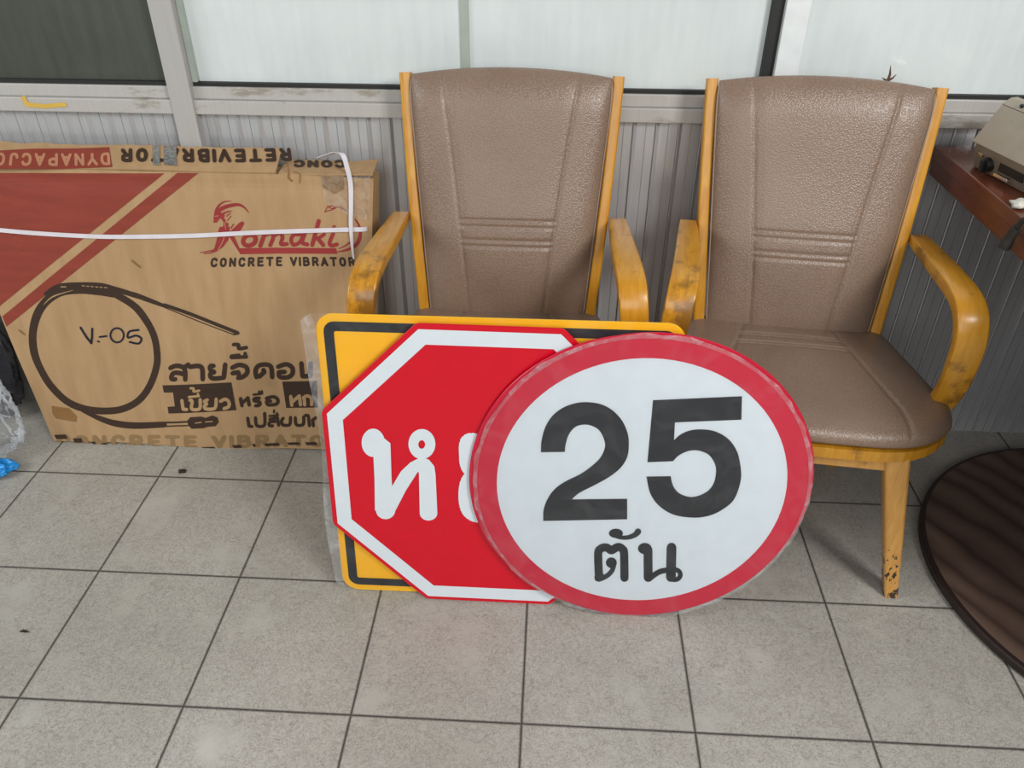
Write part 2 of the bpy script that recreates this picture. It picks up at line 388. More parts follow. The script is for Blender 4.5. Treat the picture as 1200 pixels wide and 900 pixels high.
def letters(body, quad, wt=.2, gap=.34):
    """heavy block capitals drawn as strokes, fitted into a quad (bl, br, tr, tl)"""
    A, B, C, D = [Vector(q) for q in quad]; adv = []; x = 0; asp = .78
    for ch in body: w = {' ': .45, 'I': .16}.get(ch, 1)*asp; adv.append((x, w)); x += w+gap*asp
    tot = x-gap*asp; tris = []
    def mp(p):
        s_, t = p; s_ = s_/tot; q = (A*(1-s_)+B*s_)*(1-t)+(D*(1-s_)+C*s_)*t; return (q.x, q.y)
    for ch, (x, w) in zip(body, adv):
        if ch == ' ': continue
        ps = []
        for src in (GL.get(ch, []), EX.get(ch, [])):
            src = list(src); k = 0
            while k < len(src):
                if src[k] == 'L': ps.append((src[k+1:], False)); break
                ps.append((src[k], True)); k += 1
        for pts, cv in ps:
            q = [(x+w*(.12+.76*a if w > .3 else a), wt/2+(1-wt)*b) for a, b in pts]
            if ch == 'I': q = [(x+w/2, b) for a, b in q]
            tr = stroke(q, wt, cv and ch not in 'RBPD' or cv and len(pts) > 5 and ch in 'D', caps=True, seg=8)
            tris += [tuple(mp(p) for p in t) for t in tr]
    return tris
def decal(name, tris, fn, mat, parent, maxe=None, face=None, layered=True):
    """thin printed layer: 2-D triangles carried onto a surface by fn"""
    # overlapping pen strokes get hair-thin separate layers so that no two faces coincide
    ext = [max(max(p[0] for p in t)-min(p[0] for p in t), max(p[1] for p in t)-min(p[1] for p in t)) for t in tris]
    cell = max(1e-6, sorted(ext)[len(ext)//2]*2); bins = {}; lay = []
    for ti, t in enumerate(tris):
        a0 = min(p[0] for p in t); a1 = max(p[0] for p in t); b0 = min(p[1] for p in t); b1 = max(p[1] for p in t); e = cell*.004
        cells = [(i, j) for i in range(int(a0//cell), int(a1//cell)+1) for j in range(int(b0//cell), int(b1//cell)+1)]
        used = set()
        for c in cells:
            for q0, q1, r0, r1, lq in bins.get(c, ()):
                if q0 < a1-e and q1 > a0+e and r0 < b1-e and r1 > b0+e: used.add(lq)
        k = 0
        while k in used: k += 1
        lay.append(k)
        for c in cells: bins.setdefault(c, []).append((a0, a1, b0, b1, k))
    many = face is not None and max(lay) > 0 and layered
    vs = {}; V = []; Fc = []; lift = face.normalized()*5e-6 if many else None
    def vid(p, k):
        key = (round(p[0], 4), round(p[1], 4), k)
        if key not in vs: vs[key] = len(V); q = fn(p[0], p[1]); V.append(q+lift*k if many else q)
        return vs[key]
    for t0, k in zip(tris, lay):
        for t in (split_tris([t0], maxe) if maxe else [t0]):
            q = [vid(p, k if many else 0) for p in t]
            if len(set(q)) < 3: continue
            if face is not None:
                nn = (V[q[1]]-V[q[0]]).cross(V[q[2]]-V[q[0]])
                if nn.dot(face) < 0: q.reverse()
            Fc.append(tuple(q))
    return link(name, V, Fc, mat, parent)

# ------------------------------------------------------------------ the room
WY = .88          # front plane of the window rails
struct(MB().add([(-3, -4, 0), (5, -4, 0), (5, 1.0, 0), (-3, 1.0, 0), (-3, -4, -.1), (5, -4, -.1), (5, 1.0, -.1), (-3, 1.0, -.1)],
                [(0, 1, 2, 3), (7, 6, 5, 4), (0, 4, 5, 1), (1, 5, 6, 2), (2, 6, 7, 3), (3, 7, 4, 0)]).build('floor', M['tiles']))
# ribbed aluminium cladding below the windows
def cladding():
    prof = []; x = -3.0; per = .0472
    x0 = .0283 - per*70
    k = 0; x = x0
    while x < 5.0:
        # flat, hairline seam, flat, sharp bead falling back in a slanted facet
        prof += [(x, 0), (x+.0180, 0), (x+.0184, .0022), (x+.0190, .0022), (x+.0194, 0), (x+.0376, 0), (x+.0380, .003), (x+.0388, .003), (x+.0392, -.0045), (x+.0408, -.0050), (x+.0470, 0)]
        x += per; k += 1
    V = []; Fc = []
    y = WY+.016
    for px_, d in prof: V += [(px_, y+d, 0), (px_, y+d, .79)]
    for i in range(len(prof)-1): Fc.append((2*i, 2*i+2, 2*i+3, 2*i+1))
    return link('wall_back', V, Fc, M['alu'])
struct(cladding())
struct(MB().box(-3, 5, WY+.03, WY+.12, 0, .78).build('wall_core', M['wallpaint']))
# rails
struct(MB().box(-3, 5, WY-.004, WY+.05, .783, .8125, .002).build('trim_1', M['frame']))
struct(MB().box(-3, 5, WY+.006, WY+.05, .8126, .838, .002).build('trim_2', M['frame']))
struct(MB().box(-3, 5, WY+.012, WY+.05, .838, .8455).build('trim_3', M['gasket']))
struct(MB().box(-3, 5, WY-.004, WY+.05, 2.05, 2.12, .002).build('trim_4', M['frame']))
struct(MB().box(-3, 5, WY, WY+.12, 2.12, 2.7).build('wall_header', M['wallpaint']))
# mullions
struct(MB().box(.413, .461, WY-.010, WY+.05, 0, 2.06, .002).build('trim_5', M['mull']))
struct(MB().box(1.656, 1.703, WY-.008, WY+.05, .846, 2.06, .002).build('trim_6', M['whitebar']))
struct(MB().box(1.634, 1.656, WY+.006, WY+.05, .846, 2.06, .001).build('trim_7', M['gasket']))
struct(MB().box(1.029, 1.046, WY+.018, WY+.04, .846, 2.06, .001).build('trim_8', M['strip']))
struct(MB().box(.4612, .472, WY+.010, WY+.04, .846, 2.06, .001).build('trim_9', M['strip']))
# panes
def pane(name, x0, x1, mat):
    return struct(MB().box(x0, x1, WY+.024, WY+.032, .8456, 2.05).build(name, mat))
pane('window_1', -3, .413, M['panedark']); pane('window_2', .472, 1.03, M['pane']); pane('window_3', 1.045, 1.634, M['pane']); pane('window_4', 1.703, 5, M['pane'])
# stray yellow paint on the rail
pm = [(24, 113), (29, 112), (33, 120), (52, 122), (76, 120), (79, 125), (52, 127), (30, 125)]
o = decal('paint_mark', poly2([pm]), lambda x, y: on_plane(x, y, (0, WY-.0055, 0), (0, 1, 0)), M['paint'], None, face=Vector((0, -1, 0)))
struct(o); o.name = 'trim_10'

# ------------------------------------------------------------------ armchairs
def groove(d, w=.0024): return math.exp(-(d/w)**2)
def build_chair():
    root = thing('armchair', 'x', 'chair')
    # --- backrest cushion
    NS, NT_ = 130, 190
    def ce(k, n): return math.sin((k/n*2-1)*math.pi/2)*.55+(k/n*2-1)*.45
    A0 = Vector((0, .136, .400)); A1 = Vector((0, .256, .885)); axis = (A1-A0); up = axis.normalized(); nrm = Vector((0, -up.z, up.y))
    L = axis.length
    def hw(t): return .164+.040*t
    def front(s, tt, sgn):
        t = (tt+1)/2
        e = max(0, (1-abs(s)**9)*(1-abs(tt)**11))**.5
        x = s*hw(t)*(1-.03*max(0, tt)**12*abs(s)**3); Z = t*L+ (.016*(1-s*s) if True else 0)*t**3
        if sgn < 0: return Vector((x, 0, 0))+A0+up*Z-nrm*(.018*e)
        d = .026*e+.012*math.exp(-((t-.36)/.22)**2)*(1-s*s)*e+.006*(1-s*s)*e-.012*max(0, (t-.86)/.14)**2*e
        ss = .47+.2*t**1.2
        g = 0
        for q in (-1, 1): g += groove((s-q*ss)*hw(t))
        if abs(s) < ss:
            for tq in (.445, .42, .365, .34): g += .8*groove((t-tq)*L, .0024)
            d += .0022*min(1, (ss-abs(s))/.1)
        return Vector((x, 0, 0))+A0+up*Z+nrm*(d-.0046*min(1.1, g)*e)
    def grid_pillow(fn):
        V = []; Fc = []; idx = {}
        for sg in (1, -1):
            for i in range(NS+1):
                for j in range(NT_+1):
                    bd = i in (0, NS) or j in (0, NT_)
                    if sg == -1 and bd: idx[(sg, i, j)] = idx[(1, i, j)]; continue
                    idx[(sg, i, j)] = len(V); V.append(fn(ce(i, NS), ce(j, NT_), sg))
        for sg in (1, -1):
            for i in range(NS):
                for j in range(NT_):
                    q = (idx[(sg, i, j)], idx[(sg, i+1, j)], idx[(sg, i+1, j+1)], idx[(sg, i, j+1)])
                    Fc.append(q if sg == 1 else q[::-1])
        return V, Fc
    V, Fc = grid_pillow(front)
    cush = link('backrest', V, Fc, M['leather'], root, True)
    for q in (-1, 1):
        MB().tube([front(q*.985, -1+2*k/40*.985, 1)+Vector((q*.0015, 0, 0)) for k in range(1, 41)], .0016, 6).build('piping', M['seamthread'], cush, True)
    # --- seat cushion
    def seat(s, tt, sgn):
        t = (tt+1)/2                       # 0 back .. 1 front
        yf = -.222+.075*abs(s)**5; yb = .165
        y = yb+(yf-yb)*t; x = s*(.196+.074*min(1, t/.8)-.010*max(0, (t-.8)/.2)**2)
        e = max(0, (1-abs(s)**10)*(1-abs(tt)**12))**.5
        zb = .400
        if sgn < 0: return Vector((x, y, zb-.018*e))
        d = .024*e+.010*(1-s*s)*(1-tt*tt)*e+.006*(1-t)
        ss = .40+.27*t
        g = 0
        for q in (-1, 1): g += groove((s-q*ss)*.24)
        if abs(s) < ss:
            for tq in (.22, .245, .31, .335): g += .8*groove((t-tq)*.38, .0024)
        return Vector((x, y, zb+d-.0044*min(1.1, g)*e))
    V, Fc = grid_pillow(seat)
    link('seat', V, [f[::-1] for f in Fc], M['leather'], root, True)
    # --- seat rim and aprons
    ol = []
    for k in range(48):
        t = k/47; ol.append(seat(1, 2*t-1, 1).xy)
    fr = [seat(1-2*k/24, 1, 1).xy for k in range(1, 25)]; lf = [Vector((-p.x, p.y)) for p in ol[::-1]][1:]
    ring = [p*.988 for p in ol+fr+lf[:-1]]; n = len(ring)
    V = [(p.x, p.y, .361) for p in ring]+[(p.x, p.y, .383) for p in ring]
    link('seat_frame', V, [tuple(range(n)), tuple(range(n, 2*n))[::-1]]+[(i, n+i, n+(i+1) % n, (i+1) % n) for i in range(n)], M['wood'], root)
    MB().box(-.165, .165, -.198, -.178, .327, .361, .002).build('apron', M['wood_leg'], root)
    MB().box(-.16, .16, .10, .12, .327, .361, .002).build('apron', M['wood_leg'], root)
    for q in (-1, 1):
        MB().sweep([(q*.172, -.175, .344), (q*.165, .12, .344)], .034, .018, (0, 0, 1)).build('side_rail', M['wood_leg'], root)
        # --- front leg
        pts = [(q*(.166+.083*(1-k/8)), -.182, .361*k/8) for k in range(9)]
        MB().sweep(pts, [.026+.018*k/8 for k in range(9)], [.028+.022*k/8 for k in range(9)], (1, 0, 0), .18).build('leg', M['wood_leg'], root, auto=True)
        # --- back post running down into the rear leg
        pp = catmull([(q*.2115, .2735, .884), (q*.206, .246, .775), (q*.199, .217, .66), (q*.190, .184, .54), (q*.1815, .158, .435), (q*.178, .147, .36), (q*.188, .185, .17), (q*.200, .225, 0)], 5)
        MB().sweep(pp, .0225, interp([.034, .038, .042, .042, .042, .042, .036, .028], len(pp)), (1, 0, 0), .2).build('back_post', M['wood'], root, auto=True)
        # --- bentwood arm
        ap = catmull([(q*.226, .196, .612), (q*.2285, .12, .6165), (q*.232, .02, .622), (q*.237, -.062, .6215), (q*.242, -.102, .604), (q*.247, -.119, .565), (q*.252, -.113, .51), (q*.257, -.097, .455), (q*.256, -.080, .41), (q*.248, -.068, .380)], 5)
        MB().sweep(ap, interp([.034, .041, .048, .051, .052, .051, .049, .047, .044, .04], len(ap)), interp([.018, .022, .023, .023, .024, .024, .023, .022, .022, .02], len(ap)), (1, 0, 0), .15).build('armrest', M['wood_arm'], root, auto=True)
    return root
chair = build_chair()
chair.location = (1.131, .567, 0); chair.rotation_euler = (0, 0, -.013)
chair['label'] = 'honey wood armchair with taupe leatherette, standing directly behind the red octagon sign, nearer the carton'
chair2 = chair.copy(); COL.objects.link(chair2)
for ch in list(chair.children):
    c = ch.copy(); COL.objects.link(c); c.parent = chair2
    for g in ch.children:
        d = g.copy(); COL.objects.link(d); d.parent = c
chair2.location = (1.710, .540, 0); chair2.rotation_euler = (0, 0, -.104)
chair2['label'] = 'honey wood armchair with taupe leatherette, beside the brown desk, its front leg in full view'
for c in (chair, chair2): c['group'] = 'waiting room armchairs'

# ------------------------------------------------------------------ road signs leaning on the chairs
def make_sign(name, label, origin, yaw, lean, z0=0):
    root = thing(name, label, 'sign', origin, (-lean, 0, yaw))
    mw = Matrix.Translation(Vector(origin)) @ root.rotation_euler.to_matrix().to_4x4()
    inv = mw.inverted(); nrm = mw.to_3x3() @ Vector((0, -1, 0)); org = Vector(origin)
    def local(x, y, off):            # photo measurement -> point on this sign's own face
        p = inv @ on_plane(x, y, org, nrm); return Vector((p.x, -off, p.z))
    return root, local
FRONT = Vector((0, -1, 0))
def plate(name, loop, th, mat, parent, lip=.0):
    """sheet-metal plate from an outline in x,z, front face at y=0, slightly rounded edge"""
    n = len(loop); cx = sum(p[0] for p in loop)/n; cz = sum(p[1] for p in loop)/n
    def sc(p, d):
        v = Vector((p[0]-cx, p[1]-cz)); l = v.length; v *= (l-d)/l; return (cx+v.x, cz+v.y)
    rings = [(.0012, 0), (0, .0012), (0, th-.0008), (.0010, th)]
    V = []
    for d, y in rings: V += [(sc(p, d)[0], y, sc(p, d)[1]) for p in loop]
    Fc = [tuple(range(n))]+[tuple(3*n+i for i in range(n))[::-1]]
    for k in range(3): Fc += [(k*n+i, (k+1)*n+i, (k+1)*n+(i+1) % n, k*n+(i+1) % n) for i in range(n)]
    o = link(name, V, Fc, mat, parent)
    # outward orientation
    bm = bmesh.new(); bm.from_mesh(o.data); bmesh.ops.recalc_face_normals(bm, faces=bm.faces[:]); bm.to_mesh(o.data); bm.free()
    return o
def flat(off): return lambda x, y: Vector((x, -off, y))
def circ(r, cz, n=96, cx=0): return [(cx+r*math.cos(2*math.pi*k/n), cz+r*math.sin(2*math.pi*k/n)) for k in range(n)]
def rrect(x0, x1, z0, z1, r, n=6):
    out = []
    for cx, cz, a in ((x1-r, z1-r, 0), (x0+r, z1-r, 90), (x0+r, z0+r, 180), (x1-r, z0+r, 270)):
        out += [(cx+r*math.cos(R(a+90*k/n)), cz+r*math.sin(R(a+90*k/n))) for k in range(n+1)]
    return out
def wrinkled(name, loop, off, amp, mat, parent, seed=0, cell=.012, bias=None):
    """a sheet of thin film over the outline, lightly wrinkled"""
    tr = split_tris(poly2([loop]), cell*2)
    def fn(x, z):
        d = noise.noise(Vector((x*14+seed, z*5, seed)))*.6+noise.noise(Vector((x*40, z*22+seed, 1.7)))*.4
        return Vector((x, -(off+amp*(.5+.5*d)), z))
    o = decal(name, tr, fn, mat, parent, face=FRONT, layered=False)
    for p in o.data.polygons: p.use_smooth = True
    return o

# yellow square sign (rearmost)
YL = .140
sq, sql = make_sign('warning_sign', 'yellow square road sign with black border line, rearmost behind the red octagon', (1.131, .2790, .0), 0.002, YL)
x0, x1, z0, z1 = -.308, .326, .003, .606
plate('sign_plate', rrect(x0, x1, z0, z1, .032, 8), .004, M['syellow'], sq)
decal('border_line', poly2([rrect(x0+.0135, x1-.0135, z0+.0135, z1-.0135, .020, 6), rrect(x0+.0315, x1-.0315, z0+.0315, z1-.0315, .004, 3)]), flat(.0005), M['sblack'], sq, face=FRONT)
fl = [(x1+.004, z0+.006), (x0-.004, z0+.006), (x0-.013, z0+.04)] + [(x0-.016-.006*math.sin(k*.9), z0+.08+.05*k) for k in range(10)] + [(x0-.022, z1-.006), (x0-.005, z1+.001), (x1-.02, z1+.003), (x1+.004, z1-.03)]
wrinkled('plastic_wrap', fl, .0012, .002, M['film'], sq, 3)
fe = [(x0+.004, z0+.01), (x0-.013, z0+.02)] + [(x0-.017-.005*math.sin(k*.9), z0+.08+.05*k) for k in range(10)] + [(x0-.024, z1-.012), (x0-.006, z1+.001), (x0+.001, z1-.02)]
wrinkled('wrap_edge', fe, .001, .004, M['filmedge'], sq, 5)

# red octagon
OL = .135
oc, ocl = make_sign('stop_sign', 'red octagon sign with white border and white Thai lettering, half covered by round sign', (1.1232, .2632, 0), .0050, OL)
h = .3006
def octa(ap, cz, rot=-.0086):
    r = ap/math.cos(math.pi/8); return [(r*math.cos(R(22.5+45*k)+rot), cz+r*math.sin(R(22.5+45*k)+rot)) for k in range(8)]
def roundcorners(loop, r, n=4):
    out = []; N = len(loop)
    for i in range(N):
        p = Vector(loop[i]); a = (Vector(loop[i-1])-p).normalized(); b = (Vector(loop[(i+1) % N])-p).normalized()
        for k in range(n+1):
            t = k/n; q = (p+a*r)*(1-t)**2+p*2*t*(1-t)+(p+b*r)*t*t; out.append((q.x, q.y))
    return out
plate('sign_plate', roundcorners(octa(h, h+.001), .008), .003, M['sred'], oc)
decal('white_border', poly2([octa(h-.0095, h), octa(h-.0375, h)]), flat(.0005), M['swhite'], oc, face=FRONT)
th = []
th += disc2(437.5, 518.5, 13.6, 16.6); th += poly2([[(449, 512), (457.6, 519), (459, 560), (461.5, 598), (439.5, 598), (439, 560), (437.5, 530)]]); th += disc2(452, 598, 11.2, 10)
th += poly2([[(452, 606), (462.5, 600), (476, 574), (489.5, 553), (492, 553), (500, 545), (492, 536), (481, 541.5), (470, 552), (458, 572), (446, 600)]])
th += poly2([[(488, 550), (491, 553), (492, 601), (512.6, 601), (510.5, 556), (509, 546), (503, 538.5), (494, 535)]]); th += disc2(502.3, 601, 10.3, 8.6)
ring = [(494.5+15.8*math.cos(2*math.pi*k/32), 520+17.6*math.sin(2*math.pi*k/32)) for k in range(32)]; hole = [(494.3+4*math.cos(2*math.pi*k/20), 520.5+5*math.sin(2*math.pi*k/20)) for k in range(20)]
th += poly2([ring, hole])
th += stroke([(560, 518), (549, 518), (548, 533), (550, 546), (561, 554)], 20); th += stroke([(561, 554), (549, 566), (548, 590), (556, 601), (575, 602), (592, 600)], 20)
th += stroke([(592, 600), (590, 560), (588, 522)], 20, False); th += stroke([(618, 602), (614, 560), (622, 530), (640, 524), (654, 536), (658, 570), (660, 602)], 20); th += stroke([(618, 602), (632, 588), (628, 572)], 16)
decal('thai_lettering', th, lambda x, y: ocl(x, y, .0011), M['swhite'], oc, face=FRONT)

# round weight-limit signs: three discs, wrapped together in film
CL = .140
def round_sign(label, dx, dy, rot, full=False, dz=0):
    r_, loc = make_sign('round_sign', label, (1.3994+dx, .2466+dy, dz), -.0058, CL)
    plate('sign_plate', circ(.3, .3), .003, M['rred'], r_)
    o = decal('white_field', poly2([circ(.2606, .3)]), flat(.0005), M['swhite'], r_, face=FRONT)
    r_['group'] = 'round weight limit signs'
    return r_, loc
round_sign('rearmost round sign of the stacked three, red rim showing at the lower right', .0085, .0074, 0, dz=.003)
round_sign('middle round sign of the stacked three, only a thin red rim showing at the left', -.012, .0037, 0, dz=.001)
rs, rsl = round_sign('round red and white 25 ton limit sign, frontmost of all the leaning signs', 0, 0, 0)
def c7(pts): return [(560+x/2.5725, 380+y/2.5725) for x, y in pts]
two = c7([(190, 385), (192, 350), (203, 310), (225, 275), (258, 250), (295, 237), (330, 234), (370, 240), (405, 258), (435, 290), (452, 330), (455, 365), (450, 400), (430, 432), (395, 460), (350, 485), (310, 505), (290, 520), (284, 527), (450, 525), (450, 587), (197, 592), (198, 560), (208, 530), (228, 500), (260, 475), (310, 450), (345, 425), (370, 400), (383, 370), (380, 345), (365, 318), (340, 304), (315, 302), (292, 310), (274, 332), (265, 360), (262, 384)])
five = c7([(528, 228), (796, 216), (794, 287), (594, 295), (591, 349), (610, 332), (640, 319), (675, 316), (715, 322), (755, 345), (782, 385), (793, 440), (790, 480), (770, 530), (730, 562), (690, 578), (645, 582), (590, 573), (548, 548), (520, 510), (508, 458), (581, 457), (588, 485), (605, 507), (635, 519), (665, 516), (695, 500), (712, 475), (718, 440), (712, 415), (695, 392), (665, 380), (635, 381), (605, 395), (588, 412), (511, 415)])
fr = lambda x, y: rsl(x, y, .0011)
decal('numeral', poly2([smooth_poly(two)]), fr, M['sblack'], rs, face=FRONT)
decal('numeral', poly2([smooth_poly(five)]), fr, M['sblack'], rs, face=FRONT)
def c6(pts): return [(680+x/8.571, 610+y/8.571) for x, y in pts]
tt = []
W_ = 9.6
tt += stroke(c6([(188, 570), (180, 330), (200, 285), (232, 268), (270, 270), (312, 296), (350, 275), (385, 262), (425, 285), (440, 330), (444, 572)]), W_, ws=None)
tt += disc2(*c6([(312, 420)])[0], 6.4, 6.2); tt += stroke(c6([(338, 440), (318, 500), (270, 550), (200, 585)]), 5.6)
tt += poly2([c6([(140, 560), (222, 500), (240, 560), (190, 614), (150, 600)])])
tt += disc2(*c6([(358, 125)])[0], 8.2, 5.4); tt += stroke(c6([(330, 145), (400, 166), (480, 166), (550, 140), (580, 108)]), 5.0, ws=[4, 4.6, 5.2, 6.2, 7.6])
tt += disc2(*c6([(648, 278)])[0], 8.0, 6.6); tt += stroke(c6([(680, 290), (682, 570)]), 10.4, False)
tt += stroke(c6([(690, 585), (740, 545), (800, 510), (870, 495), (950, 490)]), 6.4)
tt += stroke(c6([(916, 268), (910, 565)]), 11.4, False)
tt += stroke([(c6([(945+60*math.cos(a), 540+52*math.sin(a))])[0]) for a in [2*math.pi*k/14 for k in range(14)]], 5.4, True, True)
decal('thai_lettering', tt, fr, M['sblack'], rs, face=FRONT)
def wavy(r0, amp, seed, dx=0, dz=0):
    return [(dx+(r0+amp*noise.noise(Vector((math.cos(a)*4+seed, math.sin(a)*4, seed))))*math.cos(a), .3+dz+(r0+amp*noise.noise(Vector((math.cos(a)*4+seed, math.sin(a)*4, seed))))*math.sin(a)) for a in [2*math.pi*k/120 for k in range(120)]]
lp = [(x, max(z, .002)) for x, z in wavy(.304, .006, 2.1)]
wrinkled('plastic_wrap', lp, .0018, .0022, M['film'], rs, 8)
n_ = 160; V = []; Fc = []
for k in range(n_):
    a = 2*math.pi*k/n_; nz = noise.noise(Vector((math.cos(a)*9, math.sin(a)*9, 4))); nz2 = noise.noise(Vector((math.cos(a)*22, math.sin(a)*22, 7)))
    for r_i, off in ((.297, .0021), (.302, .0024+.002*nz2), (.3045+.0045*nz+.002*nz2, .0008+.001*nz2)):
        V.append((r_i*math.cos(a), -off, max(.0015, .3+r_i*math.sin(a))))
for k in range(n_):
    for q in range(2):
        b0 = 3*k+q; b1 = 3*((k+1) % n_)+q; Fc.append((b0, b0+1, b1+1, b1))
link('wrap_edge', V, Fc, M['filmedge'], rs, True)

# ------------------------------------------------------------------ cardboard carton
BA = .12; BY = .715; BN = Vector((0, -math.cos(BA), math.sin(BA))); BT = .075   # lean, front foot, outward normal, thickness
BUP = Vector((0, math.sin(BA), math.cos(BA)))
box = thing('cardboard_box', 'flat brown cardboard carton with red corner print leaning on the ribbed wall', 'box')
Q = dict(bl=(-.021, .003), br=(.79, .003), tr=(.846, .690), tl=(-.092, .690))
def bdisp(X, hh):
    k = max(0, min(1, hh/.69)); e = 1
    d = .0022*math.sin(X*17+1+hh*4)*math.sin(hh*9+.6)+.0018*math.sin(X*9-hh*13)+.003*math.sin(math.pi*k)
    d -= .0035*math.exp(-((X-.625-.05*(hh-.69))/.010)**2)*max(0, (hh-.40)/.29)
    d -= .0022*math.exp(-((X-.02-.10*(.69-hh))/.008)**2)*max(0, (hh-.3)/.39)
    d -= .0016*math.exp(-((X-.285+.06*(hh-.4))/.007)**2)*math.exp(-((hh-.44)/.16)**2)
    d -= .002*math.exp(-((hh-.664)/.014)**2)
    return d
def bface(X, hh, off=0.0):
    return Vector((X, BY, 0))+BUP*hh+BN*(bdisp(X, hh)+off)
def bpx(x, y):
    p = on_plane(x, y, (0, BY, 0), BN); return p.x, (p-Vector((p.x, BY, 0))).dot(BUP)
def bdec(off):
    def fn(x, y):
        X, hh = bpx(x, y); return bface(X, hh, off)
    return fn
NX, NH = 90, 66; V = []; Fc = []
def bq(s, t):
    lo = Q['bl'][0]*(1-s)+Q['br'][0]*s; hi = Q['tl'][0]*(1-s)+Q['tr'][0]*s
    zb = .003+(.0+.004*math.sin(s*9)) if t == 0 else .003
    return lo*(1-t)+hi*t, zb*(1-t)+(.690-.006*max(0, (s-.8)/.2))*t
for i in range(NX+1):
    for j in range(NH+1):
        X, hh = bq(i/NX, j/NH); V.append(bface(X, hh))
def vid(i, j): return i*(NH+1)+j
for i in range(NX):
    for j in range(NH): Fc.append((vid(i, j), vid(i+1, j), vid(i+1, j+1), vid(i, j+1)))
nb = len(V)
for i in range(NX+1):
    for j in range(NH+1):
        X, hh = bq(i/NX, j/NH); z_ = hh
        V.append(Vector((X, BY, 0))+BUP*hh-BN*BT+Vector((0, 0, .009*(1-j/NH))))
for i in range(NX):
    for j in range(NH): Fc.append((nb+vid(i, j), nb+vid(i, j+1), nb+vid(i+1, j+1), nb+vid(i+1, j)))
for i in range(NX):
    Fc.append((vid(i, NH), vid(i+1, NH), nb+vid(i+1, NH), nb+vid(i, NH))); Fc.append((vid(i, 0), nb+vid(i, 0), nb+vid(i+1, 0), vid(i+1, 0)))
for j in range(NH):
    Fc.append((vid(0, j), vid(0, j+1), nb+vid(0, j+1), nb+vid(0, j))); Fc.append((vid(NX, j), nb+vid(NX, j), nb+vid(NX, j+1), vid(NX, j+1)))
link('carton_body', V, Fc, M['card'], box)
# top flaps: rise from the front fold to the back edge
FF = Vector((0, BY, 0))+BUP*.690; 
def flap_plane(zb):
    back = Vector((0, .862, zb)); d = back-FF; return d, Vector((0, -d.z, d.y)).normalized() if d.y else BN
def make_flap(name, x0, x1, zb, jag, seed):
    d, n = flap_plane(zb); n = Vector((0, -d.z, d.y)).normalized()
    K = 60; V = []; T = .004
    for i in range(K+1):
        s = i/K; x = x0+(x1-x0)*s
        jb = jag*noise.noise(Vector((x*22, seed, 0))); jx = 0
        f = FF+d*0.0; b = FF+d*(1+jb*1.5)
        w = .0015*math.sin(x*19+seed)
        for p, o in ((f, 0), (b, 0), (f, T), (b, T)):
            V.append(Vector((x, p.y, p.z))+n*(o+w))
    Fc = []
    for i in range(K):
        a = 4*i; c = a+4
        Fc += [(a+2, c+2, c+3, a+3), (a, a+1, c+1, c), (a, c, c+2, a+2), (a+1, a+3, c+3, c+1)]
    Fc += [(0, 2, 3, 1), (4*K, 4*K+1, 4*K+3, 4*K+2)]
    o = link(name, V, Fc, M['card'], box)
    def fn(px_, py_, off=.0008):
        p0 = FF+n*T
        p = on_plane(px_, py_, p0, n); w = .0015*math.sin(p.x*19+seed); return p+n*(off+w)
    return o, fn
fl1, f1 = make_flap('top_flap', -.092, .640, .716, .05, 1.0)
fl2, f2 = make_flap('top_flap', .646, .846, .692, .10, 4.0)
up = Vector((0, -1, .5))
decal('printed_panel', poly2([[(-12, 178), (40, 174.5), (128, 172.5), (132, 196), (60, 198), (-12, 199)]]), lambda x, y: f1(x, y, .0007), M['redink'], fl1, .02*400, face=up)
decal('printed_lettering', letters('DYNAPACJO', [(129, 179), (-4, 180), (-6, 195.5), (130.5, 194)], .22, .26), lambda x, y: f1(x, y, .0013), M['redink2'], fl1, face=up)
decal('printed_lettering', letters('RETEVIBRATOR', [(341, 174), (142, 174.5), (142, 191), (343, 190)], .26, .30), lambda x, y: f1(x, y, .0013), M['ink'], fl1, face=up)
decal('printed_lettering', letters('CONC', [(404, 187.6), (345, 187.2), (344, 195.5), (406, 197)], .28, .25), lambda x, y: f2(x, y, .0013), M['ink'], fl2, face=up)
for ta, tb_ in ((179.5, 187.5), (192.5, 207)):
    decal('silver_tape', poly2([[(ta, 172), (tb_, 171.5), (tb_+.6, 195), (ta+.4, 194)]]), lambda x, y: f1(x, y, .0018), M['silvertape'], fl1, face=up)
bd, bd2, bd3 = bdec(.0007), bdec(.0013), bdec(.0018)
# red printed corner with its stripe

decal('printed_corner', poly2([[(-66, 203), (-66, 206), (0, 360), (2, 357), (193, 203)]]), bd, M['redink'], box, 9, face=BN)
decal('printed_stripe', poly2([[(208, 202.5), (233, 202.5), (9, 382), (4, 370)]]), bd, M['redink'], box, 9, face=BN)
# hose loop drawing
def c5(pts): return [(20+x/4.2857, 320+y/4.2857) for x, y in pts]
loop = c5([(500, 105), (400, 78), (300, 72), (220, 90), (150, 140), (105, 210), (84, 300), (90, 390), (118, 470), (170, 560), (250, 640), (340, 680), (440, 692), (530, 682), (610, 640), (665, 570), (700, 480), (706, 410), (690, 320), (650, 240), (590, 165), (500, 105)])
hz = stroke(loop, 8, ws=[8, 13, 13, 11, 10, 10, 9, 9, 8, 8, 8, 8, 8, 8, 8, 8, 8, 8, 8, 8, 8, 8])
hz += stroke(c5([(150, 100), (210, 62), (300, 52), (420, 58), (500, 80), (620, 120), (740, 165)]), 5, ws=[4, 5, 5, 6, 6, 6, 4])
hz += stroke(c5([(740, 160), (860, 200), (980, 245), (1110, 295)]), 4.2); hz += stroke(c5([(740, 172), (900, 235), (1000, 272), (1090, 304)]), 1.2); hz += stroke(c5([(1090, 304), (1116, 300), (1112, 290)]), 2)
